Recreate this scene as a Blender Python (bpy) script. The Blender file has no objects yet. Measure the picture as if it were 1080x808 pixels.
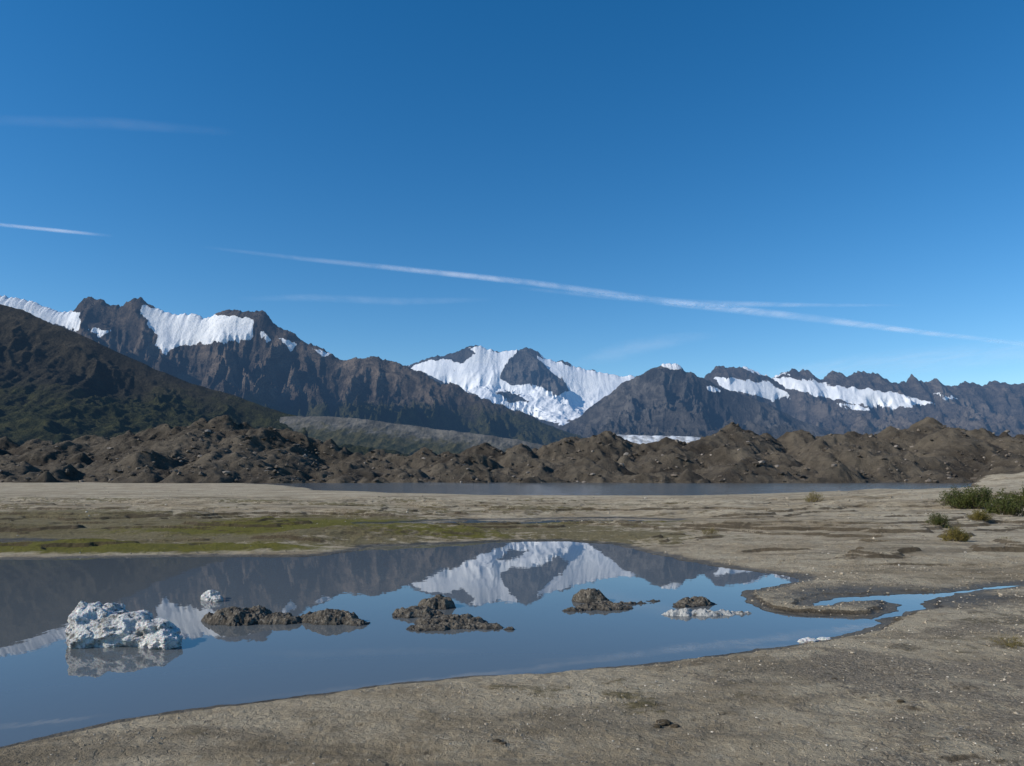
import bpy, math, numpy as np, random
from mathutils import Vector, noise as mnoise
random.seed(7)
scene = bpy.context.scene
EYE = 1.8          # eye height above the pond surface (m)
F = 780.0          # focal length in image pixels; a, b are image coordinates: tan(bearing) = (a-540)/F ; tan(elev) = (502-b)/F

# ---------------------------------------------------------------- noise
_rs = np.random.RandomState(11)
_P = _rs.permutation(4096)
_G = _rs.rand(4096) * 2 * np.pi
_GX, _GY = np.cos(_G), np.sin(_G)
def perlin(x, y, seed=0):
    x = np.asarray(x, float) + seed * 37.17; y = np.asarray(y, float) - seed * 19.73
    xi = np.floor(x).astype(np.int64); yi = np.floor(y).astype(np.int64)
    xf = x - xi; yf = y - yi
    def g(ix, iy, dx, dy):
        h = _P[(_P[ix & 4095] + iy) & 4095]
        return _GX[h] * dx + _GY[h] * dy
    u = xf**3 * (xf * (xf * 6 - 15) + 10); v = yf**3 * (yf * (yf * 6 - 15) + 10)
    a = g(xi, yi, xf, yf); b = g(xi + 1, yi, xf - 1, yf)
    c = g(xi, yi + 1, xf, yf - 1); d = g(xi + 1, yi + 1, xf - 1, yf - 1)
    return (a + u * (b - a) + v * ((c + u * (d - c)) - (a + u * (b - a)))) * 1.5
def fbm(x, y, o=5, seed=0, gain=0.5):
    s = 0; a = 1; t = 0
    for i in range(o):
        s = s + a * perlin(x * 2**i, y * 2**i, seed + i); t += a; a *= gain
    return s / t
def ridged(x, y, o=6, seed=0, gain=0.5):
    s = 0; a = 1; t = 0; w = 1
    for i in range(o):
        n = 1 - np.abs(perlin(x * 2.03**i, y * 2.03**i, seed + i)) * 1.25
        n = np.clip(n, 0, 1)**2
        s = s + a * n * w; t += a
        w = np.clip(n * 1.6, 0, 1); a *= gain
    return s / t
def sstep(a, b, x):
    t = np.clip((x - a) / (b - a), 0, 1); return t * t * (3 - 2 * t)
def flat(a, b, z=0.0):
    Y = (EYE - z) * F / (b - 502.0); return ((a - 540.0) / F * Y, Y)
def sdf(poly, X, Y):
    P = np.array(poly, float); n = len(P)
    d = np.full(X.shape, 1e18); inside = np.zeros(X.shape, bool)
    for i in range(n):
        ax, ay = P[i]; bx, by = P[(i + 1) % n]
        ex, ey = bx - ax, by - ay
        t = np.clip(((X - ax) * ex + (Y - ay) * ey) / (ex * ex + ey * ey + 1e-12), 0, 1)
        d = np.minimum(d, (X - ax - t * ex)**2 + (Y - ay - t * ey)**2)
        c = (ay > Y) != (by > Y)
        with np.errstate(divide='ignore', invalid='ignore'):
            xi = (bx - ax) * (Y - ay) / (by - ay if by != ay else 1e-12) + ax
        inside ^= c & (X < xi)
    d = np.sqrt(d); return np.where(inside, -d, d)

# ---------------------------------------------------------------- mesh helpers
def mesh_np(name, V, Fq, mats, smooth=True, attrs=None, nside=4, mat_idx=None):
    me = bpy.data.meshes.new(name)
    V = np.ascontiguousarray(V, np.float32); Fq = np.ascontiguousarray(Fq, np.int32)
    me.vertices.add(len(V)); me.vertices.foreach_set("co", V.ravel())
    nf = len(Fq)
    me.loops.add(nf * nside); me.loops.foreach_set("vertex_index", Fq.ravel())
    me.polygons.add(nf); me.polygons.foreach_set("loop_start", np.arange(0, nf * nside, nside, dtype=np.int32))
    me.polygons.foreach_set("use_smooth", np.full(nf, smooth, bool))
    if mat_idx is not None: me.polygons.foreach_set("material_index", np.asarray(mat_idx, np.int32))
    for m in mats: me.materials.append(m)
    me.update(calc_edges=True)
    if attrs:
        for k, v in attrs.items():
            at = me.attributes.new(k, 'FLOAT', 'POINT'); at.data.foreach_set("value", np.ascontiguousarray(v, np.float32).ravel())
    ob = bpy.data.objects.new(name, me); scene.collection.objects.link(ob); return ob
def grid_faces(R, C, wrap=False):
    i = np.arange(R - 1)[:, None]; j = np.arange(C if wrap else C - 1)[None, :]
    j2 = (j + 1) % C
    return np.stack([i * C + j, i * C + j2, (i + 1) * C + j2, (i + 1) * C + j], -1).reshape(-1, 4)
def grid_obj(name, X, Y, Z, mats, attrs=None, wrap=False, flip=False):
    R, C = X.shape
    f = grid_faces(R, C, wrap)
    if flip: f = f[:, ::-1]
    return mesh_np(name, np.stack([X, Y, Z], -1).reshape(-1, 3), f, mats, attrs=attrs)

# ---------------------------------------------------------------- material helpers
class NT:
    def __init__(s, name):
        s.m = bpy.data.materials.new(name); s.m.use_nodes = True; s.t = s.m.node_tree; s.t.nodes.clear()
        s.out = s.n('ShaderNodeOutputMaterial')
    def n(s, t, **k):
        nd = s.t.nodes.new(t)
        for a, b in k.items(): setattr(nd, a, b)
        return nd
    def l(s, a, b): s.t.links.new(a, b)
    def setin(s, sock, v):
        if hasattr(v, 'is_linked') or hasattr(v, 'links'): s.l(v, sock)
        else:
            if isinstance(v, (tuple, list)) and len(v) == 3 and sock.type == 'RGBA': v = (*v, 1)
            sock.default_value = v
    def pos(s, scale=(1, 1, 1)):
        g = s.n('ShaderNodeNewGeometry'); m = s.n('ShaderNodeVectorMath', operation='MULTIPLY')
        s.l(g.outputs['Position'], m.inputs[0]); m.inputs[1].default_value = scale; return m.outputs[0]
    def nz(s):
        g = s.n('ShaderNodeNewGeometry'); x = s.n('ShaderNodeSeparateXYZ'); s.l(g.outputs['Normal'], x.inputs[0]); return x.outputs[2]
    def noise(s, scale, detail=6, rough=0.55, vec=None, dist=0.0):
        n = s.n('ShaderNodeTexNoise'); n.inputs['Scale'].default_value = scale; n.inputs['Detail'].default_value = detail
        n.inputs['Roughness'].default_value = rough; n.inputs['Distortion'].default_value = dist
        s.l(vec if vec is not None else s.pos(), n.inputs['Vector']); return n.outputs['Fac']
    def voro(s, scale, out='Distance', vec=None, feature='F1'):
        n = s.n('ShaderNodeTexVoronoi', feature=feature); n.inputs['Scale'].default_value = scale
        s.l(vec if vec is not None else s.pos(), n.inputs['Vector']); return n.outputs[out]
    def math(s, op, a, b=0.0, c=None):
        n = s.n('ShaderNodeMath', operation=op); s.setin(n.inputs[0], a); s.setin(n.inputs[1], b)
        if c is not None: s.setin(n.inputs[2], c)
        return n.outputs[0]
    def ramp(s, fac, a, b, lo=0.0, hi=1.0):
        n = s.n('ShaderNodeMapRange', interpolation_type='SMOOTHSTEP'); s.setin(n.inputs[0], fac)
        n.inputs[1].default_value = a; n.inputs[2].default_value = b; n.inputs[3].default_value = lo; n.inputs[4].default_value = hi
        return n.outputs[0]
    def mix(s, f, a, b, bt='MIX'):
        n = s.n('ShaderNodeMix', data_type='RGBA', blend_type=bt)
        s.setin(n.inputs[0], f); s.setin(n.inputs[6], a); s.setin(n.inputs[7], b); return n.outputs[2]
    def attr(s, name):
        n = s.n('ShaderNodeAttribute', attribute_name=name); return n.outputs['Fac']
    def bump(s, h, dist, strength=1.0, normal=None):
        n = s.n('ShaderNodeBump'); s.l(h, n.inputs['Height']); n.inputs['Distance'].default_value = dist
        n.inputs['Strength'].default_value = strength
        if normal is not None: s.l(normal, n.inputs['Normal'])
        return n.outputs[0]
    def bsdf(s, col, rough=0.9, normal=None, spec=0.2, **k):
        n = s.n('ShaderNodeBsdfPrincipled'); s.setin(n.inputs['Base Color'], col); s.setin(n.inputs['Roughness'], rough)
        s.setin(n.inputs['Specular IOR Level'], spec)
        if normal is not None: s.l(normal, n.inputs['Normal'])
        for a, b in k.items(): s.setin(n.inputs[a.replace('_', ' ')], b)
        return n.outputs[0]
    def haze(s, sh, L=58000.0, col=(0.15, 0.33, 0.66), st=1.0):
        # painted aerial perspective: blue emission mixed over the surface by distance from the origin
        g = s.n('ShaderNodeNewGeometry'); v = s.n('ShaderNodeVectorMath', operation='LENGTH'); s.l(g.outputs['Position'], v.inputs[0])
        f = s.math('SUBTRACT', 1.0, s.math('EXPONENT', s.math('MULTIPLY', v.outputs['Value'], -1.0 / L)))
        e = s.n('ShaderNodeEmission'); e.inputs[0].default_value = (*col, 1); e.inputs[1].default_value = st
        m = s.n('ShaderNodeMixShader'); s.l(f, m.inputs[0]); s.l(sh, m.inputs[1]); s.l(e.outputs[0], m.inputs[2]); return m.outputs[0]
    def done(s, sh): s.l(sh, s.out.inputs[0]); return s.m

# ---- ground
def ground_mat():
    t = NT("silt_and_gravel")
    wet = t.attr('wet'); alg = t.attr('algae'); grav = t.attr('gravel'); moss = t.attr('moss')
    n0 = t.noise(.09, 8, .6, vec=t.pos((1, 1.5, 1))); n1 = t.noise(0.5, 8, 0.62); n2 = t.noise(2.6, 8, 0.68); n3 = t.noise(14, 6, 0.7); n4 = t.noise(90, 4, 0.7)
    trk = t.noise(.55, 7, .6, vec=t.pos((.45, 1.6, 1)), dist=.8)
    base = t.mix(t.ramp(n1, .38, .64), (.285, .228, .145), (.46, .39, .275))
    base = t.mix(t.ramp(n0, .42, .60, 0, .6), base, (.53, .46, .335))
    base = t.mix(t.ramp(n2, .46, .64, 0, .55), base, (.22, .172, .105))
    base = t.mix(t.ramp(n3, .48, .70, 0, .5), base, (.54, .475, .36))
    base = t.mix(t.ramp(trk, .50, .62, 0, .6), base, (.125, .098, .06))
    mm = t.ramp(t.math('ADD', moss, t.math('ADD', t.math('MULTIPLY', t.math('SUBTRACT', n0, .5), 1.8), t.math('MULTIPLY', t.math('SUBTRACT', n2, .5), 1.3))), .42, .62, 0, .8)
    base = t.mix(mm, base, t.mix(t.ramp(n3, .35, .65), (.068, .058, .018), (.17, .135, .045)))
    gcol = t.mix(t.ramp(t.voro(46, 'Color'), .1, .9), (.09, .073, .053), (.46, .40, .305))
    gcol2 = t.mix(t.ramp(n4, .35, .65), (.12, .098, .068), (.33, .275, .20))
    gcol = t.mix(.5, gcol, gcol2)
    gm = t.math('MULTIPLY', t.ramp(t.math('ADD', grav, t.math('ADD', t.math('MULTIPLY', t.math('SUBTRACT', n3, .5), 1.2), t.math('MULTIPLY', t.math('SUBTRACT', n2, .5), 1.6))), .40, .8), .85)
    base = t.mix(gm, base, gcol)
    am = t.ramp(t.math('ADD', alg, t.math('MULTIPLY', t.math('SUBTRACT', n2, .5), 1.3)), .3, .7)
    base = t.mix(am, base, t.mix(n3, (.045, .058, .006), (.21, .175, .02)))
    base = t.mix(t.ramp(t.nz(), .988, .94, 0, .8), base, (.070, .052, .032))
    wm = t.ramp(t.math('ADD', wet, t.math('MULTIPLY', t.math('SUBTRACT', n2, .5), .6)), .3, .8)
    base = t.mix(wm, base, t.mix(.68, base, (.02, .016, .010)))
    base = t.mix(t.math('MULTIPLY', t.ramp(n4, .52, .75), .28), base, (.08, .062, .042))
    cv = t.n('ShaderNodeVectorMath', operation='ADD'); t.l(t.pos(), cv.inputs[0])
    nn = t.n('ShaderNodeTexNoise'); nn.inputs['Scale'].default_value = 3; nn.inputs['Detail'].default_value = 4; t.l(t.pos(), nn.inputs['Vector'])
    cs_ = t.n('ShaderNodeVectorMath', operation='SCALE'); t.l(nn.outputs['Color'], cs_.inputs[0]); cs_.inputs['Scale'].default_value = .35; t.l(cs_.outputs[0], cv.inputs[1])
    cr = t.voro(5.5, 'Distance', vec=cv.outputs[0], feature='DISTANCE_TO_EDGE')
    crm = t.math('MULTIPLY', t.ramp(cr, .0, .045, 1, 0), t.ramp(n1, .48, .58))
    base = t.mix(t.math('MULTIPLY', crm, .3), base, (.08, .06, .038))
    h = t.math('ADD', t.math('MULTIPLY', n3, 1.1), t.math('MULTIPLY', n4, .45))
    h = t.math('ADD', h, t.math('MULTIPLY', t.math('SUBTRACT', 1.0, t.voro(46)), t.math('MULTIPLY', gm, .4)))
    h = t.math('ADD', h, t.math('MULTIPLY', n2, 2.6))
    h = t.math('SUBTRACT', h, t.math('MULTIPLY', crm, .2))
    bp = t.bump(h, .06, 1.0)
    return t.done(t.bsdf(base, t.math('SUBTRACT', .95, t.math('MULTIPLY', wm, .45)), bp, .25))
M_ground = ground_mat()

def moraine_mat():
    t = NT("moraine_debris")
    n1 = t.noise(.03, 7, .6); n2 = t.noise(.25, 8, .72); n3 = t.noise(2.0, 6, .75)
    c = t.mix(t.ramp(n1, .38, .62), (.054, .045, .035), (.120, .101, .077))
    c = t.mix(t.ramp(n2, .42, .60, 0, .65), c, (.036, .030, .024))
    c = t.mix(t.ramp(n3, .50, .70, 0, .5), c, (.185, .16, .125))
    c = t.mix(t.ramp(t.attr('cav'), .2, .8, 0, .45), c, (.17, .145, .11))
    h = t.math('ADD', t.math('MULTIPLY', n2, 1.0), t.math('MULTIPLY', n3, .6))
    return t.done(t.bsdf(c, .95, t.bump(h, .9, 1.0), .15))
M_moraine = moraine_mat()

def rock_mat(name, r1, r2, dark, veg1, veg2, veg_lo, veg_hi, haze_st=1.0, sc=1.0):
    t = NT(name)
    sn = t.attr('snow'); alt = t.attr('vegline'); cav = t.attr('cav')
    n1 = t.noise(.0012 * sc, 8, .6, dist=.6); n2 = t.noise(.009 * sc, 9, .72); n3 = t.noise(.045 * sc, 6, .75)
    strat = t.noise(.005 * sc, 9, .72, vec=t.pos((1, .5, 1.3)), dist=1.0)
    c = t.mix(t.ramp(n1, .40, .62), r1, r2)
    c = t.mix(t.ramp(strat, .44, .60, 0, .75), c, dark)
    c = t.mix(t.ramp(n3, .48, .68, 0, .45), c, r2)
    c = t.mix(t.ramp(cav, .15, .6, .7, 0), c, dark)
    v = t.math('ADD', alt, t.math('MULTIPLY', t.math('SUBTRACT', n1, .5), 1.2))
    v = t.math('ADD', v, t.math('MULTIPLY', t.math('SUBTRACT', n2, .5), .9))
    v = t.math('ADD', v, t.math('MULTIPLY', t.math('SUBTRACT', cav, .5), .5))
    veg = t.mix(t.ramp(n2, .40, .62), veg1, veg2)
    veg = t.mix(t.ramp(n3, .48, .66, 0, .5), veg, dark)
    c = t.mix(t.ramp(v, veg_lo, veg_hi), c, veg)
    s = t.math('ADD', sn, t.math('MULTIPLY', t.math('SUBTRACT', n2, .5), .75))
    s = t.math('ADD', s, t.math('MULTIPLY', t.math('SUBTRACT', n3, .5), .4))
    sm = t.ramp(s, .42, .50)
    c = t.mix(sm, c, t.mix(t.ramp(n1, .35, .65), (.66, .69, .74), (.78, .79, .80)))
    h = t.math('ADD', t.math('MULTIPLY', n2, 1.0), t.math('MULTIPLY', n3, .35))
    h = t.math('MULTIPLY', h, t.math('SUBTRACT', 1.0, t.math('MULTIPLY', sm, .85)))
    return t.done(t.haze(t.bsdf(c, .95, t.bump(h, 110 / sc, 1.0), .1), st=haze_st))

def island_mat(name, ice=0.0):
    t = NT(name); g = t.n('ShaderNodeNewGeometry'); sx = t.n('ShaderNodeSeparateXYZ'); t.l(g.outputs['Position'], sx.inputs[0]); z = sx.outputs[2]
    n1 = t.noise(7, 6, .65); n2 = t.noise(45, 5, .7)
    c = t.mix(t.ramp(n1, .35, .65), (.042, .036, .029), (.12, .103, .08))
    c = t.mix(t.math('MULTIPLY', t.ramp(t.voro(55, 'Color'), .5, .95), .6), c, (.28, .26, .22))
    c = t.mix(t.ramp(z, .0, .035, .75, 0), c, (.012, .010, .008))
    if ice > 0: c = t.mix(t.ramp(n1, .62 - .35 * ice, .72 - .3 * ice), c, (.42, .42, .40))
    h = t.math('ADD', n1, t.math('MULTIPLY', n2, .4))
    return t.done(t.bsdf(c, t.ramp(z, 0, .04, .4, .92), t.bump(h, .06, 1.0), .3))

def ice_mat():
    t = NT("glacier_ice"); n1 = t.noise(5, 7, .7); n2 = t.noise(28, 5, .7); n3 = t.noise(9, 6, .7, vec=t.pos((1, 1, .25)))
    c = t.mix(t.ramp(n1, .3, .6), (.46, .47, .46), (.84, .83, .79))
    d = t.math('ADD', t.math('MULTIPLY', t.math('SUBTRACT', n1, .5), -1.6), t.math('MULTIPLY', t.math('SUBTRACT', n2, .5), 1.6))
    c = t.mix(t.ramp(d, .04, .26, 0, .9), c, (.11, .098, .08))
    c = t.mix(t.ramp(n3, .56, .66, 0, .7), c, (.16, .145, .12))
    v = t.voro(16, 'Distance', feature='DISTANCE_TO_EDGE')
    c = t.mix(t.ramp(v, 0, .06, .5, 0), c, (.27, .29, .29))
    h = t.math('ADD', n1, t.math('MULTIPLY', n2, .5))
    return t.done(t.bsdf(c, .45, t.bump(h, .10, 1.0), .4, Subsurface_Weight=.15, Subsurface_Scale=.04))
M_ice = ice_mat()

def water_mat(name, silt, bd=.004, sc=1.0, rough=.012, st=.35):
    t = NT(name)
    n = t.noise(1.3 * sc, 3, .5, vec=t.pos((1, .6, 1))); n2 = t.noise(9 * sc, 3, .5, vec=t.pos((1, .45, 1)))
    h = t.math('ADD', n, t.math('MULTIPLY', n2, .12))
    sh = t.bsdf(silt, rough, t.bump(h, bd, st), .5, IOR=1.333)
    return t.done(sh)
M_pond = water_mat("silty_pond_water", (.10, .112, .118)); M_lake = water_mat("silty_lake_water", (.10, .105, .105), .09, .9, .12, 1.0)

# ---------------------------------------------------------------- water outlines
pond = [(-420,800),(-200,800),(-60,797),(0,788),(50,777),(110,765),(180,753),(250,743),(340,731),(430,720),(500,714),(570,711),(640,705),(700,698),(760,691),(815,684),(860,677),(905,667),(932,658),
        (915,653),(880,651),(845,650),(815,645),(792,636),(786,628),(800,621),(820,617),(843,612),(836,607),(800,604),(760,598),(715,590),(680,582),(645,574),(600,571),(540,571),(480,573),(430,575),(390,576),(374,581),(345,586),(300,588),(220,587),(130,588),(40,590),(-80,590),(-260,592),(-480,605)]
pond_w = [flat(a, b) for a, b in pond]
inlet = [(380,552),(450,549),(520,548),(580,547),(650,546),(715,548),(700,551),(640,551),(580,552),(500,553),(430,555)]
inlet_w = [flat(a, b) for a, b in inlet]
lake = [(300,512),(335,517),(420,520),(520,522),(640,523),(760,523),(880,522.5),(960,520.5),(1010,517),(1040,511),(1040,507),(900,504.5),(300,504.5),(240,509)]
lake_w = [flat(a, b) for a, b in lake]
puddle_w = [flat(a, b) for a, b in [(-120,571),(40,568),(160,570),(240,569),(150,573),(20,575),(-120,577)]]
stream_w = [flat(a, b) for a, b in [(846,641),(862,634),(885,630),(930,628),(985,625),(1030,620),(1070,617),(1110,615),(1110,617),(1075,619),(1040,623),(1000,629),(970,634),(975,643),(945,650),(915,655),(940,645),(948,638),(925,634),(895,635),(872,640)]]

def water_sd(X, Y):
    w = fbm(X * 1.3, Y * 1.3, 5, 5, .6) * .18 * np.clip(Y / 9, .5, 3)
    d = sdf(pond_w, X, Y)
    d = np.minimum(d, sdf(inlet_w, X, Y) + .35 * perlin(X * .5, Y * .5, 8))
    d = np.minimum(d, sdf(lake_w, X, Y) + 2.0 * perlin(X * .06, Y * .12, 9))
    d = np.minimum(d, sdf(puddle_w, X, Y) + .5 + .3 * perlin(X * .5, Y * .5, 10))
    d = np.minimum(d, sdf(stream_w, X, Y) + .02)
    return d + w
def ground_z(X, Y, sd=None):
    if sd is None: sd = water_sd(X, Y)
    d = np.maximum(sd, 0)
    near = sstep(60, 15, np.hypot(X, Y))
    low = .10 + .90 * np.maximum(sstep(72, 35, Y), sstep(45, 80, X - .15 * (Y - 60)))
    z = .035 * (1 - np.exp(-d / .25)) + .26 * low * (1 - np.exp(-d / 14.))
    # small mud lip along the pond edge
    z = z + near * .035 * sstep(.12, .22, d + .08 * fbm(X * 2.5, Y * 2.5, 4, 29)) * sstep(13, 9, Y)
    z = z + low * sstep(.1, 2.5, d) * (.07 * fbm(X * .25, Y * .35, 4, 21) + .022 * fbm(X * 1.6, Y * 1.6, 4, 22))
    # low cut banks of silt on the far flat
    st = fbm(X * .11, Y * .22, 5, 23)
    far = sstep(11, 16, Y)
    z = z + far * low * (sstep(.3, 2, d) * .09 * sstep(.0, .02, st) + sstep(.8, 3, d) * .07 * sstep(-.20, -.18, st) + sstep(.8, 3, d) * .06 * sstep(.2, .22, st) + sstep(.8, 3, d) * .05 * sstep(.10, .12, st))
    z = z + near * sstep(0, .4, d) * (.014 * fbm(X * 7, Y * 7, 4, 24) + .006 * fbm(X * 30, Y * 30, 3, 25)) + sstep(.3, 1.5, d) * near * .035 * fbm(X * .9, Y * 2.2, 5, 28)
    # rise on the right
    z = z + .5 * sstep(14, 34, X) * sstep(20, 40, Y) * sstep(110, 70, Y) * (1 + .5 * fbm(X * .1, Y * .1, 3, 26))
    z = z + 2.3 * np.exp(-(((X - 104) / 22)**2 + ((Y - 138) / 24)**2)) * (1 + .4 * fbm(X * .08, Y * .08, 4, 27))
    z = np.maximum(z, .006 + .02 * sstep(0, 1, d))
    zi = -.02 - .25 * (1 - np.exp(sd / .8))
    return np.where(sd > 0, z, np.minimum(zi * sstep(0, -.1, sd) + .006 * (1 - sstep(0, -.1, sd)), .006))

# ---------------------------------------------------------------- ground sheet
th = np.concatenate([np.linspace(-50, 50, 720), np.linspace(50, 310, 130)[1:-1]]) * np.pi / 180
r = np.concatenate([np.geomspace(.02, 3, 16)[:-1], np.geomspace(3, 60, 760)[:-1], np.geomspace(60, 200, 110)[:-1], np.geomspace(200, 26000, 90)])
T, Rr = np.meshgrid(th, r); GX = np.sin(T) * Rr; GY = np.cos(T) * Rr
SD = water_sd(GX, GY); GZ = ground_z(GX, GY, SD)
wet = np.exp(-np.maximum(GZ - .012, 0) / .03) * sstep(1.6, 0.0, SD)
wet = np.maximum(wet, .95 * np.exp(-(((GX - 5.6) / 2.4)**2 + ((GY - 10.8) / 1.5)**2)))
def blob(px, py, wpx, wm):
    x, y = flat(px, py, .05); return np.exp(-(((GX - x) / (wpx / F * y))**2 + ((GY - y) / wm)**2))
alg = .95 * blob(190, 578, 190, 1.0) + .9 * blob(60, 580, 120, .8) + .9 * blob(330, 552, 90, 2.8) + .95 * blob(480, 551, 90, 2.2) + 1.0 * blob(640, 549, 90, 2.4) + .7 * blob(230, 562, 160, 1.6) + .6 * blob(470, 566, 110, 1.0) + .2 * blob(500, 770, 70, .35) + .25 * blob(650, 720, 90, .5) + .6 * blob(420, 560, 160, 1.2) + .35 * blob(120, 545, 160, 5)
moss = .36 * sstep(16, 20, GY) * sstep(60, 38, GY) * sstep(14, 2, GX) + .3 * blob(300, 560, 320, 6) + .25 * sstep(.3, .8, SD) * sstep(2.2, 1, SD) * (GY < 14) + .12
grav = sstep(-.25, .35, fbm(GX * .45, GY * .6, 3, 31)) * .50 + .4 * sstep(-1, 3, GX - .15 * GY) * sstep(12, 8, GY) + .12 * sstep(9, 5, GY)
grav = grav * sstep(.15, .8, SD) - .5 * blob(500, 780, 60, .5)
grav = np.where(GY > 14, grav * .5, grav)
grid_obj("ground", GX, GY, GZ, [M_ground], dict(wet=wet, algae=alg, gravel=grav, moss=moss), wrap=True)

def sheet(name, x0, x1, y0, y1, mat, n=8):
    xs, ys = np.meshgrid(np.linspace(x0, x1, n), np.linspace(y0, y1, n))
    return grid_obj(name, xs, ys, np.zeros_like(xs), [mat])
sheet("pond_water", -30, 22, 2.5, 58, M_pond)
sheet("lake_water", -420, 420, 60, 520, M_lake)

# ---------------------------------------------------------------- near moraine hills (ice-cored debris mounds)
top = [(-500,458),(-300,452),(-120,462),(0,463),(45,465),(90,460),(130,456),(170,450),(205,444),(235,440),(262,446),(300,454),(340,466),(362,474),(400,477),(440,475),(468,478),(500,470),(545,470),(585,472),(612,463),(640,457),(660,465),(700,463),(742,464),(766,449),(785,456),(812,460),(850,456),(900,456),(950,453),(988,443),(1004,453),(1035,456),(1060,457),(1085,460),(1200,455),(1400,450),(1700,458)]
tp = np.array(top, float)
mx = np.linspace(-440, 440, 1600); my = np.concatenate([np.linspace(150, 330, 400), np.linspace(332, 460, 60)])
MX, MY = np.meshgrid(mx, my)
wx = MX + 11 * fbm(MX * .035, MY * .035, 5, 41); wy = MY + 11 * fbm(MX * .035, MY * .035, 5, 42)
rs = np.random.RandomState(5)
MZ = np.full(MX.shape, -6.0)
def cone(cx, cy, h, slope, el=1.0, an=0.0):
    global MZ
    dx, dy = wx - cx, wy - cy
    u = dx * math.cos(an) + dy * math.sin(an); v = -dx * math.sin(an) + dy * math.cos(an)
    d = np.hypot(u / el, v)
    k = h * .03
    MZ = np.maximum(MZ, h + k - np.sqrt((slope * d)**2 + k * k))
YC = 275.
for a in np.arange(-440, 1520, 23):
    b = np.interp(a, tp[:, 0], tp[:, 1]) + rs.uniform(-1, 8)
    Yc = YC + rs.uniform(-14, 14); cone((a - 540) / F * Yc, Yc, (502 - b) / F * Yc + EYE, rs.uniform(.5, .75), rs.uniform(1, 1.6), rs.uniform(-.6, .6))
for a, b in top:
    cone((a - 540) / F * YC, YC, (502 - b) / F * YC + EYE + 1.0, .6)
for i in range(210):
    Yc = rs.uniform(188, 262); X = rs.uniform(-.95, .95) * Yc
    a = 540 + X / Yc * F; b = np.interp(a, tp[:, 0], tp[:, 1])
    f = (Yc - 178) / 90.; h = ((502 - b) / F * Yc + EYE) * rs.uniform(.2, 1.05) * (.32 + .62 * f)
    cone(X, Yc, h, rs.uniform(.45, .75), rs.uniform(1, 2.4), rs.uniform(-1.6, 1.6))
for i in range(160):
    Yc = rs.uniform(290, 420); X = rs.uniform(-.9, .9) * Yc; cone(X, Yc, rs.uniform(6, 13), .5)
gul = ridged(MX * .05, MY * .04, 6, 44, .6)
gul2 = ridged(MX * .16, MY * .10, 5, 48, .6)
MZ = MZ + 1.8 * (gul - .45) + 1.2 * (gul2 - .45) + .4 * fbm(MX * .12, MY * .12, 6, 43, .6) + .35 * fbm(MX * .6, MY * .6, 3, 45)
front = 190 + 10 * perlin(mx / 40., mx * 0, 46)[None, :] - 12 * np.exp(-((MX + 60) / 60)**2)
MZ = np.minimum(MZ, (MY - front) * .5 + .8 * fbm(MX * .3, MY * .3, 3, 47) + .8 * gul2)
MZ = np.where(MZ < 0, MZ * .5 - .4, MZ); MZ = np.minimum(MZ, (455 - MY) * .4)
grid_obj("moraine_hills", MX, MY, MZ, [M_moraine], dict(cav=.5 * gul + .5 * gul2))

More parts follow.
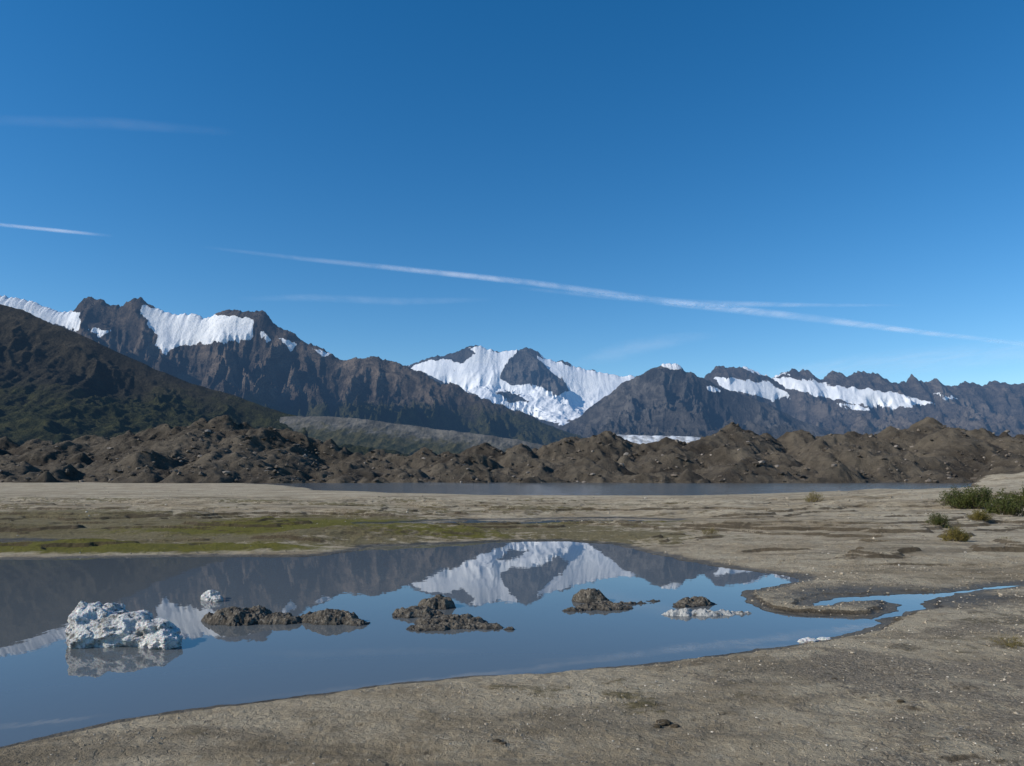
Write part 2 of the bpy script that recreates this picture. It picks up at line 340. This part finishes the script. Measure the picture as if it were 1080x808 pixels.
# ---------------------------------------------------------------- mountains
def gsm(v, s):
    k = int(s * 3) + 1; g = np.exp(-.5 * (np.arange(-k, k + 1) / s)**2); g /= g.sum()
    return np.convolve(np.pad(v, k, mode='edge'), g, 'valid')
def mountain(name, mat, Yc, D, prof, seed, amp=.35, freq=1 / 900., jag=.012, a0=-500, a1=1600, C=900, Rw=330, snow=(), rock=(), veg=(500, 380), gpow=1.15, wander=.03, skew=0.0, rib=.3):
    pf = np.array(prof, float)
    a = np.linspace(a0, a1, C); b = (a - 540) / F; da = a[1] - a[0]
    Yl = Yc * (1 + wander * perlin(a / 220., a * 0, seed + 50))
    py0 = np.interp(a, pf[:, 0], pf[:, 1])
    jn = fbm(a / 26., a * 0 + 3.3, 6, seed + 51, .68)
    py = py0 - jag * F * .5 * jn * np.clip((495 - py0) / 80, 0, 1)
    H = (502 - py) / F * Yl; H0 = (502 - py0) / F * Yl
    Hs0, Hs1 = gsm(H0, 4 / da), gsm(H0, 26 / da)
    t = np.concatenate([np.linspace(-.35, 0, 30)[:-1], np.linspace(0, 1.02, Rw)])
    A, Tt = np.meshgrid(b * Yl, t); Aa = np.repeat(a[None, :], len(t), 0)
    Y = Yl[None, :] - Tt * D
    X = A + skew * Tt * D
    w1 = fbm(X * freq * .8, Y * freq * .8, 4, seed + 1); w2 = fbm(X * freq * .8, Y * freq * .8, 4, seed + 2)
    Ta = np.abs(Tt)
    aw = Aa + 60 * w1 * sstep(0, .4, Ta)
    k = sstep(.02, .32, Ta)
    Hh = np.interp(aw, a, Hs0) * (1 - k) + np.interp(aw, a, Hs1) * k
    Hh = Hh + (H - Hs0)[None, :] * np.exp(-(Ta / .025)**1.2)
    rd = ridged(X * freq + .45 * w1, Y * freq * .55 + .45 * w2, 8, seed, .58)
    rd2 = ridged(X * freq * 3.1 + w2, Y * freq * 2.4 + w1, 6, seed + 9, .62)
    g = np.where(Tt >= 0, np.clip(1 - Tt, 0, 1)**gpow, 1 + Tt * 1.6)
    e = np.where(Tt >= 0, .07 + .93 * sstep(0, .14, Tt), .4) * np.clip(1.05 - Tt, 0, 1)**.6
    Hm = np.maximum(Hh, 0) ** .6 * (np.maximum(H, 0).max() ** .4)
    n_rough = (1 - rd) * 1.15 + .42 * (1 - rd2)
    n_soft = .9 * w2 * .5 + np.mean(n_rough) - .12
    Z = Hh * g - amp * Hm * e * n_rough
    def mask(Z):
        # where on the mountain wall the snowfields lie (outlines read off in image pixel coordinates)
        PA = 540 + F * X / Y; PB = 502 - F * (Z - EYE) / Y
        wa = PA + 7 * fbm(X * freq * 6, Y * freq * 6, 5, seed + 20, .6); wb = PB + 5 * fbm(X * freq * 6, Y * freq * 6, 5, seed + 21, .6)
        S = np.zeros(X.shape); Q = np.zeros(X.shape)
        for p in snow: d_ = sdf(p, wa, wb); S = np.maximum(S, np.clip(.5 - d_ / 4., 0, 1)); Q = np.maximum(Q, sstep(5, -3, d_))
        for p in rock: d_ = sdf(p, wa, wb); S = np.minimum(S, np.clip(.5 + d_ / 4., .05, 1)); Q = Q * sstep(-5, 3, d_)
        return S, Q
    S, Q = mask(Z)
    if len(snow):
        Q = Q * .78
        Z = Hh * g - amp * Hm * e * (n_rough * (1 - Q) + Q * n_soft)
        S, Q = mask(Z)
        q1, q2 = np.percentile(rd2, [85, 96])
        S = S - rib * sstep(q1, q2, rd2) * sstep(0, .06, Tt)
    Z = Z - np.where(Tt > .97, 200, 0)
    V = (veg[0] - Z) / veg[1]
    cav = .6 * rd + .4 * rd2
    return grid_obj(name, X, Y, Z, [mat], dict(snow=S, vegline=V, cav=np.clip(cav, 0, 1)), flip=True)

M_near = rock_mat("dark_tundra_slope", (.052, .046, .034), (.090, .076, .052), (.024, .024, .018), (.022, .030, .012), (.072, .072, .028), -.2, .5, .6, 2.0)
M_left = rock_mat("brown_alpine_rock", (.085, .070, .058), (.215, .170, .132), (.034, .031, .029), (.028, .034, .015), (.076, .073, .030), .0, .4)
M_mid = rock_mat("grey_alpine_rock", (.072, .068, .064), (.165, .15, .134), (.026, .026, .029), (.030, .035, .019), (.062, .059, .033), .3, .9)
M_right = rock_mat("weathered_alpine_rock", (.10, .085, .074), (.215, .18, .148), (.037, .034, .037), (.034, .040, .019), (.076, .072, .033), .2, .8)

mountain("mountain_range", M_right, 11500, 5200,
  [(300,470),(560,450),(680,420),(735,402),(748,391),(758,385),(770,384),(785,383),(794,388),(806,390),(812,393),(824,391),(835,387),(842,389),(852,388),(862,394),(872,391),(880,390),(890,394),(899,392),(905,390),(914,393),(925,391),(932,395),(941,397),(955,401),(961,392),(967,396),(974,399),(985,397),(993,401),(1004,404),(1020,402),(1035,406),(1043,401),(1050,398),(1062,402),(1080,400),(1150,395),(1250,385),(1400,400),(1600,420)], 3,
  amp=.36, freq=1/1000., jag=.028, a0=250, a1=1600, C=1300,
  snow=[[(752,397),(780,400),(812,404),(838,419),(815,422),(790,415),(765,412)],[(812,397),(850,401),(880,407),(935,413),(988,425),(945,430),(900,426),(860,416),(830,409)],[(778,386),(800,389),(832,396),(800,395)],[(880,425),(905,428),(925,431),(900,432)],[(980,413),(1012,419),(1000,422)]], veg=(700, 500))
mountain("snowy_mountain", M_mid, 14000, 5600,
  [(330,480),(400,400),(430,383),(445,378),(462,371),(478,370),(492,363),(504,361),(515,366),(528,370),(540,367),(552,364),(564,367),(576,375),(590,378),(606,386),(625,389),(645,394),(668,394),(700,402),(760,420),(850,440),(1000,470)], 14,
  amp=.27, freq=1/1300., jag=.018, a0=300, a1=1000, C=900,
  snow=[[(428,388),(455,379),(476,377),(494,368),(508,364),(528,371),(548,368),(576,377),(606,387),(645,394),(674,394),(666,412),(642,428),(622,440),(600,450),(570,442),(530,429),(490,412),(455,396)]],
  rock=[[(540,376),(552,366),(566,370),(576,386),(592,398),(600,412),(586,418),(572,408),(556,404),(540,408),(526,398),(534,386)],[(466,370),(492,364),(500,372),(488,382),(466,379)],[(520,412),(545,416),(560,424),(540,424)]], veg=(300, 500), rib=.4)
mountain("rocky_mountain", M_mid, 8800, 3600,
  [(480,500),(560,468),(606,440),(630,420),(650,406),(672,394),(686,385),(700,381),(712,382),(722,388),(742,396),(765,408),(800,420),(840,440),(900,462),(980,485)], 25,
  amp=.32, freq=1/760., jag=.016, a0=480, a1=1000, C=700,
  snow=[[(690,381),(712,381),(724,389),(712,390),(700,387)],[(742,406),(756,409),(760,413),(748,411)]], veg=(560, 500))
mountain("glaciated_mountain", M_left, 6800, 3000,
  [(-600,250),(-300,280),(-120,295),(-40,303),(0,307),(20,309),(42,318),(60,323),(78,325),(88,314),(104,311),(118,314),(130,316),(148,308),(158,318),(172,325),(200,329),(222,331),(236,325),(250,321),(264,323),(276,322),(288,335),(302,345),(320,356),(345,369),(365,377),(385,375),(402,373),(418,380),(440,389),(470,402),(510,418),(560,437),(620,462),(700,495)], 37,
  amp=.30, freq=1/580., jag=.024, a0=-450, a1=720, C=1200,
  snow=[[(-40,300),(5,305),(30,310),(45,319),(60,322),(84,330),(82,348),(62,343),(38,335),(15,325),(-40,318)],[(150,322),(200,327),(225,331),(268,337),(268,356),(250,361),(215,363),(192,364),(182,356),(168,354),(156,346)],[(176,342),(194,347),(190,364),(174,374),(164,364)],[(292,355),(314,364),(306,371)],[(92,344),(120,349),(104,355)],[(328,367),(352,374),(340,376)],[(275,348),(287,358),(278,361)]], veg=(680, 380), rib=.2)
mountain("mountain_slope", M_near, 3700, 1700,
  [(-900,150),(-500,200),(-200,260),(-60,298),(0,319),(25,326),(50,338),(90,354),(130,372),(165,388),(200,402),(240,414),(280,428),(320,440),(370,452),(430,466),(500,482),(560,495),(640,506)], 49,
  amp=.10, freq=1/420., jag=.006, a0=-500, a1=640, C=900, veg=(420, 300))

# lateral moraine (soft grey band at the foot of the left mountains)
def lateral():
    pts = [(290,440),(335,438),(380,441),(430,448),(480,454),(540,462),(570,468),(640,480)]
    p = np.array(pts, float); a = np.linspace(290, 640, 500); b = (a - 540) / F; Yl = 3650.
    H = (502 - gsm(np.interp(a, p[:, 0], p[:, 1]), 20) + 1.6 * fbm(a / 22., a * 0, 6, 74, .6)) / F * Yl
    t = np.linspace(-.3, 1, 130); A, Tt = np.meshgrid(b * Yl, t)
    Z = H[None, :] - np.where(Tt > 0, Tt * 190 * .9, -Tt * 200)
    Z = Z - 10 * (1 - ridged(A / 90. + 2 * Tt, Tt * 1.8, 5, 71)) * sstep(0, .15, Tt) + 4 * fbm(A / 40., Tt * 6, 4, 72)
    t_ = NT("moraine_band_gravel"); n = t_.noise(.012, 7, .7); n2 = t_.noise(.02, 8, .72)
    c = t_.mix(t_.ramp(n, .35, .65), (.070, .066, .056), (.165, .150, .125))
    lo = t_.ramp(t_.math('ADD', t_.attr('down'), t_.math('MULTIPLY', t_.math('SUBTRACT', n2, .5), 1.2)), .12, .50)
    c = t_.mix(lo, c, t_.mix(t_.ramp(n2, .4, .6), (.026, .030, .013), (.072, .064, .03)))
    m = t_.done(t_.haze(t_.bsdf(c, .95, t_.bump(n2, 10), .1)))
    grid_obj("lateral_moraine", A, Yl - Tt * 330, Z, [m], dict(down=Tt), flip=True)
lateral()
def glacier():
    a = np.linspace(625, 775, 200); b = (a - 540) / F; Yl = 4600.
    H = (502 - np.interp(a, [625, 650, 690, 730, 775], [468, 457.5, 458.5, 459.5, 466])) / F * Yl
    t = np.linspace(-.2, 1, 40); A, Tt = np.meshgrid(b * Yl, t)
    Z = H[None, :] - np.where(Tt > 0, Tt * 300, -Tt * 300) + 5 * fbm(A / 40., Tt * 5, 4, 81)
    t_ = NT("glacier_surface"); n = t_.noise(.02, 6, .7)
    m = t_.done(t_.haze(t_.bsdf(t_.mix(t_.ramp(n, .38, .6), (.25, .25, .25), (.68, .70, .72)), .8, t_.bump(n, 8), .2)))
    grid_obj("glacier", A, Yl - Tt * 700, Z, [m], flip=True)
glacier()

# ---------------------------------------------------------------- ice blocks
def ico(sub):
    import bmesh
    bm = bmesh.new(); bmesh.ops.create_icosphere(bm, subdivisions=sub, radius=1)
    V = np.array([v.co[:] for v in bm.verts]); Fc = np.array([[v.index for v in f.verts] for f in bm.faces]); bm.free(); return V, Fc
def rock_blob(c, s, sub, seed, amp=.35, facet=.4, fine=.07):
    V, Fc = ico(sub); out = np.zeros_like(V)
    for i, v in enumerate(V):
        q = Vector(v) * 1.3 + Vector((seed * 3.1, seed * 7.7, seed))
        d = 1 + amp * mnoise.noise(q) + facet * (mnoise.voronoi(q * 1.6)[0][0] - .35) + fine * mnoise.fractal(q * 6, .8, 2.1, 4)
        out[i] = v * d
    return out * np.array(s) + np.array(c), Fc
def blobs(name, lst, mat, sub=4, smooth=False):
    Vs, Fs, o = [], [], 0
    for i, (c, s, seed) in enumerate(lst):
        V, Fc = rock_blob(c, s, sub, seed); Vs.append(V); Fs.append(Fc + o); o += len(V)
    return mesh_np(name, np.concatenate(Vs), np.concatenate(Fs), [mat], smooth=smooth, nside=3)
def at(a, b, h=0): x, y = flat(a, b); return (x, y, h)
L = []
for a, b, h, sx, sy, sz, sd_ in [(100,676,.14,.26,.26,.20,1),(128,678,.11,.32,.24,.18,2),(160,678,.08,.24,.22,.15,3),(93,674,.24,.14,.18,.15,4),(118,671,.25,.15,.16,.10,5),(174,682,.05,.14,.15,.10,6),(148,673,.17,.15,.15,.11,7),(86,682,.06,.14,.12,.11,8)]:
    L.append((at(a, b, h), (sx, sy, sz), sd_))
blobs("ice_block", L, M_ice, 5)
blobs("ice_block", [(at(222,632,.03), (.12,.1,.1), 11), (at(229,634,.02), (.08,.08,.06), 12)], M_ice, 4)
blobs("ice_block", [(at(852,677,.0), (.10,.06,.04), 13), (at(870,675,.0), (.08,.06,.03), 15)], M_ice, 3)

# debris-covered ice islands
def island(name, lobes, mat, seed):
    cs = [(*flat(a, b), hw, dm, h) for a, b, hw, dm, h in lobes]
    x0 = min(c[0] - c[2] / F * c[1] for c in cs) - .2; x1 = max(c[0] + c[2] / F * c[1] for c in cs) + .2
    y0 = min(c[1] - c[3] for c in cs) - .2; y1 = max(c[1] + c[3] for c in cs) + .2
    n = int((x1 - x0) / .009); m = int((y1 - y0) / .009)
    X, Y = np.meshgrid(np.linspace(x0, x1, n), np.linspace(y0, y1, m)); Z = np.full(X.shape, -.12)
    wx_ = X + .10 * fbm(X * 5, Y * 5, 4, seed); wy_ = Y + .10 * fbm(X * 5, Y * 5, 4, seed + 3)
    for x, y, hw, dm, h in cs:
        rr = ((wx_ - x) / (hw / F * y))**2 + ((wy_ - y) / dm)**2
        Z = np.maximum(Z, (h + .05) * np.clip(1 - rr, 0, 1)**.6 - .05 - .1 * np.clip(rr - 1, 0, 1))
    up = sstep(-.06, .02, Z)
    Z = Z + up * (.05 * fbm(X * 8, Y * 8, 5, seed + 5, .62) + .03 * (ridged(X * 10, Y * 10, 4, seed + 7) - .4))
    grid_obj(name, X, Y, Z, [mat])
M_isl = island_mat("debris_on_ice"); M_isl2 = island_mat("dirty_ice", .8)
island("debris_covered_ice", [(250,656,32,.24,.17),(290,656,38,.18,.10),(225,655,14,.15,.08),(272,652,20,.15,.14)], M_isl, 91)
island("debris_covered_ice", [(350,656,32,.2,.15),(332,653,20,.16,.08),(375,658,18,.12,.05)], M_isl, 101)
island("debris_covered_ice", [(462,640,20,.25,.15),(440,648,28,.3,.09),(475,658,42,.35,.09),(505,661,30,.2,.045),(532,664,18,.07,.02),(452,663,30,.18,.04),(425,650,14,.12,.05)], M_isl, 111)
island("debris_covered_ice", [(622,634,20,.2,.17),(636,641,34,.24,.07),(608,644,20,.12,.035),(668,637,28,.07,.025),(690,634,12,.05,.015)], M_isl, 121)
island("debris_covered_ice", [(733,637,24,.18,.09),(722,640,16,.12,.04)], M_isl, 131)
island("dirty_ice_floe", [(720,648,26,.16,.06),(748,648,34,.14,.05),(778,647,14,.07,.03)], M_isl2, 141)

# ---------------------------------------------------------------- stones
def stones(name, X, Y, S, seed, mat, sink=.25):
    V0, F0 = ico(1); n = len(X); r_ = np.random.RandomState(seed)
    V = V0[None] * (1 + .22 * r_.randn(n, len(V0), 1)); V = V * (S[:, None] * r_.uniform(.5, 1.15, (n, 3)) * np.array([1, 1, .62]))[:, None, :]
    an = r_.rand(n) * 6.28; c, s = np.cos(an)[:, None], np.sin(an)[:, None]
    Vx = V[..., 0] * c - V[..., 1] * s + X[:, None]; Vy = V[..., 0] * s + V[..., 1] * c + Y[:, None]
    Vz = V[..., 2] + (ground_z(X, Y) + S * sink)[:, None]
    Vv = np.stack([Vx, Vy, Vz], -1).reshape(-1, 3)
    Fc = (F0[None] + (np.arange(n) * len(V0))[:, None, None]).reshape(-1, 3)
    mesh_np(name, Vv, Fc, [mat], smooth=False, nside=3, attrs=dict(tone=np.repeat(r_.rand(n), len(V0))))
def stone_mat(name, lo, hi, pale):
    t = NT(name); tone = t.attr('tone')
    c = t.mix(t.ramp(tone, 0, .75), lo, hi); c = t.mix(t.ramp(tone, .8, 1), c, pale)
    return t.done(t.bsdf(c, .85, None, .3))
M_peb = stone_mat("pebble_stone", (.14, .12, .09), (.33, .28, .21), (.50, .45, .37))
M_boul = stone_mat("boulder_stone", (.05, .042, .033), (.12, .10, .08), (.24, .21, .18))
rs = np.random.RandomState(3)
N = 80000
Yp = np.exp(rs.uniform(np.log(3.8), np.log(16), N)); Xp = rs.uniform(-.95, .95, N) * Yp
sdp = water_sd(Xp, Yp)
dens = .08 + .6 * sstep(-.1, .35, fbm(Xp * .7, Yp * .9, 4, 61)) + .3 * sstep(-1, 3, Xp - .1 * Yp)
k = (sdp > .06) & (rs.rand(N) < dens * .8)
Xp, Yp = Xp[k], Yp[k]; Sp = .0035 + .010 * rs.rand(len(Xp))**3 + .010 * (rs.rand(len(Xp)) > .99)
Sp *= np.clip(Yp / 7, .8, 1.6)
stones("gravel", Xp, Yp, Sp, 8, M_peb)
N = 7000
Yp = np.exp(rs.uniform(np.log(13), np.log(110), N)); Xp = rs.uniform(-.95, .95, N) * Yp
k = (water_sd(Xp, Yp) > .2) & (rs.rand(N) < .08 + .6 * sstep(.0, .4, fbm(Xp * .12, Yp * .12, 3, 62)) + .25 * (Xp > 8)); Xp, Yp = Xp[k], Yp[k]
stones("scattered_stones", Xp, Yp, (.012 + .035 * rs.rand(len(Xp))**3) * np.clip(Yp / 20, .8, 2.2), 9, M_peb)
def msample(x, y):
    i = np.clip(((x - mx[0]) / (mx[1] - mx[0])).astype(int), 0, len(mx) - 1); j = np.clip(np.searchsorted(my, y), 0, len(my) - 1); return MZ[j, i]
N = 9000; Yb = rs.uniform(178, 300, N); Xb = rs.uniform(-.85, .85, N) * Yb; zb = msample(Xb, Yb); k = zb > -.2; Xb, Yb, zb = Xb[k], Yb[k], zb[k]
_gz = ground_z; ground_z = lambda X, Y, sd=None: msample(X, Y)
stones("moraine_boulders", Xb, Yb, .15 + .9 * rs.rand(len(Xb))**5, 10, M_boul, .1)
ground_z = _gz

# ---------------------------------------------------------------- shrubs
def leaf_mat(name, a, b):
    t = NT(name); c = t.mix(t.attr('tone'), a, b); d = t.bsdf(c, .7, None, .3)
    tr = t.n('ShaderNodeBsdfTranslucent'); t.setin(tr.inputs[0], c)
    m = t.n('ShaderNodeMixShader'); m.inputs[0].default_value = .25; t.l(d, m.inputs[1]); t.l(tr.outputs[0], m.inputs[2]); return t.done(m.outputs[0])
M_leaf = leaf_mat("willow_leaves", (.022, .036, .008), (.10, .11, .025)); M_leafy = leaf_mat("autumn_willow_leaves", (.08, .075, .015), (.22, .17, .04))
t = NT("twig_bark"); M_twig = t.done(t.bsdf((.13, .095, .065), .9)); t = NT("bleached_twig"); M_dry = t.done(t.bsdf((.30, .265, .21), .9))
def stick(V, Fc, p0, p1, r0, r1):
    p0, p1 = np.array(p0), np.array(p1); d = p1 - p0; d = d / (np.linalg.norm(d) + 1e-9)
    u = np.cross(d, [0.3, 0.1, 1]); u /= np.linalg.norm(u) + 1e-9; w = np.cross(d, u); o = len(V)
    for p, r_ in ((p0, r0), (p1, r1)):
        for k in range(4):
            an = k * math.pi / 2; V.append(p + r_ * (math.cos(an) * u + math.sin(an) * w))
    for k in range(4): Fc.append([o + k, o + (k + 1) % 4, o + 4 + (k + 1) % 4, o + 4 + k])
def bush(name, a, b, wpx, hpx, mat, seed, stems=60, lpers=70):
    r_ = np.random.RandomState(seed); x, y = flat(a, b, .5 if a > 900 else .25); rad = wpx / F * y / 2; hh = hpx / F * y
    V, Fc, mi, tone = [], [], [], []
    for s in range(stems):
        an = r_.rand() * 6.28; rr = rad * r_.rand()**.6; bx, by = x + rr * .55 * math.cos(an), y + rr * .55 * math.sin(an)
        bz = float(ground_z(np.array([bx]), np.array([by]))[0]) - .03
        tx, ty = x + rr * math.cos(an) + .1 * r_.randn() * rad, y + rr * math.sin(an) + .1 * r_.randn() * rad
        ht = hh * (1 - .55 * (rr / rad)**2) * r_.uniform(.55, 1.1); P0 = np.array([bx, by, bz]); P2 = np.array([tx, ty, bz + ht]); P1 = (P0 + P2) / 2 + np.array([0, 0, .12 * ht])
        n0 = len(Fc); stick(V, Fc, P0, P1, .012 * hh, .008 * hh); stick(V, Fc, P1, P2, .008 * hh, .003 * hh); mi += [0] * (len(Fc) - n0); tone += [.5] * (len(V) - len(tone))
        tn = r_.uniform(.0, 1)
        for l in range(lpers):
            tt = r_.uniform(.25, 1.05); c = (P0 * (1 - tt)**2 + 2 * P1 * tt * (1 - tt) + P2 * tt**2) + r_.randn(3) * .07 * hh
            u = r_.randn(3); u /= np.linalg.norm(u); w = np.cross(u, r_.randn(3)); w /= np.linalg.norm(w); sz = hh * r_.uniform(.025, .05)
            o = len(V); V += [c - u * sz, c + w * sz * .45, c + u * sz, c - w * sz * .45]; Fc.append([o, o + 1, o + 2, o + 3]); mi.append(1)
            tone += [min(1, max(0, tn * .6 + .4 * r_.rand()))] * 4
    mesh_np(name, np.array(V), np.array(Fc), [M_twig, mat], smooth=False, attrs=dict(tone=np.array(tone)), mat_idx=mi)
bush("willow_bush", 1028, 532, 66, 24, M_leaf, 1, 130)
bush("willow_bush", 1062, 540, 46, 22, M_leaf, 2, 90)
bush("willow_bush", 1008, 558, 28, 17, M_leafy, 3, 60)
bush("willow_bush", 990, 548, 26, 14, M_leaf, 4, 60)
bush("willow_bush", 1032, 544, 22, 14, M_leafy, 5, 50)
bush("willow_bush", 1095, 532, 50, 26, M_leaf, 6, 90)
bush("grass_tuft", 858, 530, 22, 12, M_leafy, 7, 50, 30)
bush("grass_tuft", 748, 558, 20, 10, M_leafy, 8, 40, 25)
bush("grass_tuft", 1060, 558, 18, 8, M_leafy, 9, 40, 25)
bush("grass_tuft", 1068, 638, 40, 14, M_leafy, 10, 60, 25)
V, Fc = [], []; r_ = np.random.RandomState(4)
for i in range(60):
    a, b = (r_.uniform(930, 1090), r_.uniform(690, 800)) if i < 45 else (r_.uniform(150, 1080), r_.uniform(740, 806))
    x, y = flat(a, b, .1); z = float(ground_z(np.array([x]), np.array([y]))[0]) + .004
    an = r_.uniform(-.7, .7); l = r_.uniform(.03, .13)
    p = np.array([x, y, z]); q = p + l * np.array([math.cos(an), math.sin(an), r_.uniform(0, .12)]); stick(V, Fc, p, q, .0022, .0012)
    m_ = (p + q) / 2; stick(V, Fc, m_, m_ + .4 * l * np.array([math.cos(an + .7), math.sin(an + .7), .15]), .0015, .0008)
mesh_np("dry_twigs", np.array(V), np.array(Fc), [M_dry], smooth=False)
cl = []
for i, (a, b, s) in enumerate([(700,762,.045),(712,765,.03),(693,766,.03),(524,782,.03),(531,785,.02),(880,716,.025),(950,742,.025)]):
    x, y = flat(a, b, .1); z = float(ground_z(np.array([x]), np.array([y]))[0]); cl.append(((x, y, z + .2 * s), (s, s * .8, s * .4), 30 + i))
t = NT("dark_clod"); M_clod = t.done(t.bsdf(t.mix(t.noise(60), (.03, .024, .015), (.09, .07, .045)), .95))
blobs("mud_clods", cl, M_clod, 3)

# ---------------------------------------------------------------- contrails (thin ice-cloud ribbons 8 km up)
def contrail(name, pts, w, dens, seed):
    p = np.array(pts, float); n = 240; a = np.linspace(p[0, 0], p[-1, 0], n); b = np.interp(a, p[:, 0], p[:, 1]); ww = np.interp(a, p[:, 0], w)
    V, ac, al = [], [], []; R = 9
    for j in range(R):
        f = j / (R - 1) * 2 - 1; bb = b + f * ww / 2; Y = 8000 * F / (502 - bb); X = (a - 540) / F * Y
        V.append(np.stack([X, Y, np.full(n, 8000.)], -1)); ac.append(np.full(n, 1 - f * f)); al.append(np.clip(np.minimum(np.linspace(0, 1, n), np.linspace(1, 0, n)) * 5, 0, 1))
    t = NT(name + "_vapour"); nz = t.noise(.0009, 6, .6, vec=t.pos((1, .35, 1))); nz2 = t.noise(.00012, 3, .5)
    d = t.math('MULTIPLY', t.math('MULTIPLY', t.math('POWER', t.attr('across'), 1.5), t.attr('along')), t.math('MULTIPLY', t.ramp(nz, .25, .7, .25, 1), t.ramp(nz2, .3, .6, .35, 1)))
    d = t.math('MULTIPLY', d, dens)
    tr = t.n('ShaderNodeBsdfTransparent'); df = t.n('ShaderNodeBsdfDiffuse'); tl = t.n('ShaderNodeBsdfTranslucent')
    df.inputs[0].default_value = tl.inputs[0].default_value = (.95, .95, .95, 1)
    ad = t.n('ShaderNodeAddShader'); t.l(df.outputs[0], ad.inputs[0]); t.l(tl.outputs[0], ad.inputs[1])
    m = t.n('ShaderNodeMixShader'); t.l(d, m.inputs[0]); t.l(tr.outputs[0], m.inputs[1]); t.l(ad.outputs[0], m.inputs[2])
    mesh_np(name, np.concatenate(V), grid_faces(R, n), [t.done(m.outputs[0])], attrs=dict(across=np.concatenate(ac), along=np.concatenate(al)))
contrail("contrail", [(-150,218),(0,237),(60,243),(120,249)], [6, 5, 5, 4], .36, 1)
contrail("contrail", [(210,260),(320,273),(400,281),(560,298),(700,318),(860,336),(960,349),(1080,363),(1250,385)], [4, 6, 7, 8, 10, 10, 7, 6, 6], .36, 2)
contrail("contrail", [(540,303),(640,313),(740,320),(870,322),(960,322)], [4, 7, 9, 5, 3], .2, 3)
contrail("contrail", [(-100,120),(0,127),(120,130),(250,140)], [12, 14, 16, 10], .045, 4)
contrail("contrail", [(250,315),(330,314),(420,318),(520,316)], [6, 10, 10, 6], .09, 5)
contrail("cirrus_cloud", [(600,385),(650,372),(700,360),(760,352)], [10, 26, 20, 8], .10, 6)
contrail("cirrus_cloud", [(780,400),(900,385),(1000,378),(1100,368),(1200,360)], [10, 26, 34, 30, 20], .14, 7)

# ---------------------------------------------------------------- light
el, az = math.radians(30), math.radians(-108)
sd3 = Vector((math.sin(az) * math.cos(el), math.cos(az) * math.cos(el), math.sin(el)))
sun = bpy.data.lights.new("sun", 'SUN'); sun.energy = 5.0; sun.angle = math.radians(.5); sun.color = (1, .93, .82)
so = bpy.data.objects.new("sun", sun); so.rotation_euler = sd3.to_track_quat('Z', 'Y').to_euler(); scene.collection.objects.link(so)
w = bpy.data.worlds.new("World"); scene.world = w; w.use_nodes = True; nt = w.node_tree
bg = nt.nodes['Background']; sk = nt.nodes.new('ShaderNodeTexSky'); sk.sky_type = 'NISHITA'; sk.sun_disc = False
sk.sun_elevation = el; sk.sun_rotation = az; sk.altitude = 900; sk.air_density = 1.0; sk.dust_density = .15; sk.ozone_density = 2.2
hs = nt.nodes.new('ShaderNodeHueSaturation'); hs.inputs['Saturation'].default_value = 1.38; hs.inputs['Value'].default_value = 1.34
nt.links.new(sk.outputs[0], hs.inputs['Color']); nt.links.new(hs.outputs[0], bg.inputs[0]); bg.inputs[1].default_value = .1

# ---------------------------------------------------------------- camera
cam = bpy.data.cameras.new("camera"); co = bpy.data.objects.new("camera", cam); scene.collection.objects.link(co)
co.location = (0, 0, EYE); co.rotation_euler = (math.radians(90), 0, 0)
cam.sensor_width = 36; cam.lens = 36 * F / 1080; cam.shift_y = (502 - 404) / 1080.; cam.clip_end = 400000; cam.clip_start = .05
scene.camera = co
scene.view_settings.view_transform = 'Standard'; scene.view_settings.look = 'None'; scene.view_settings.exposure = 0
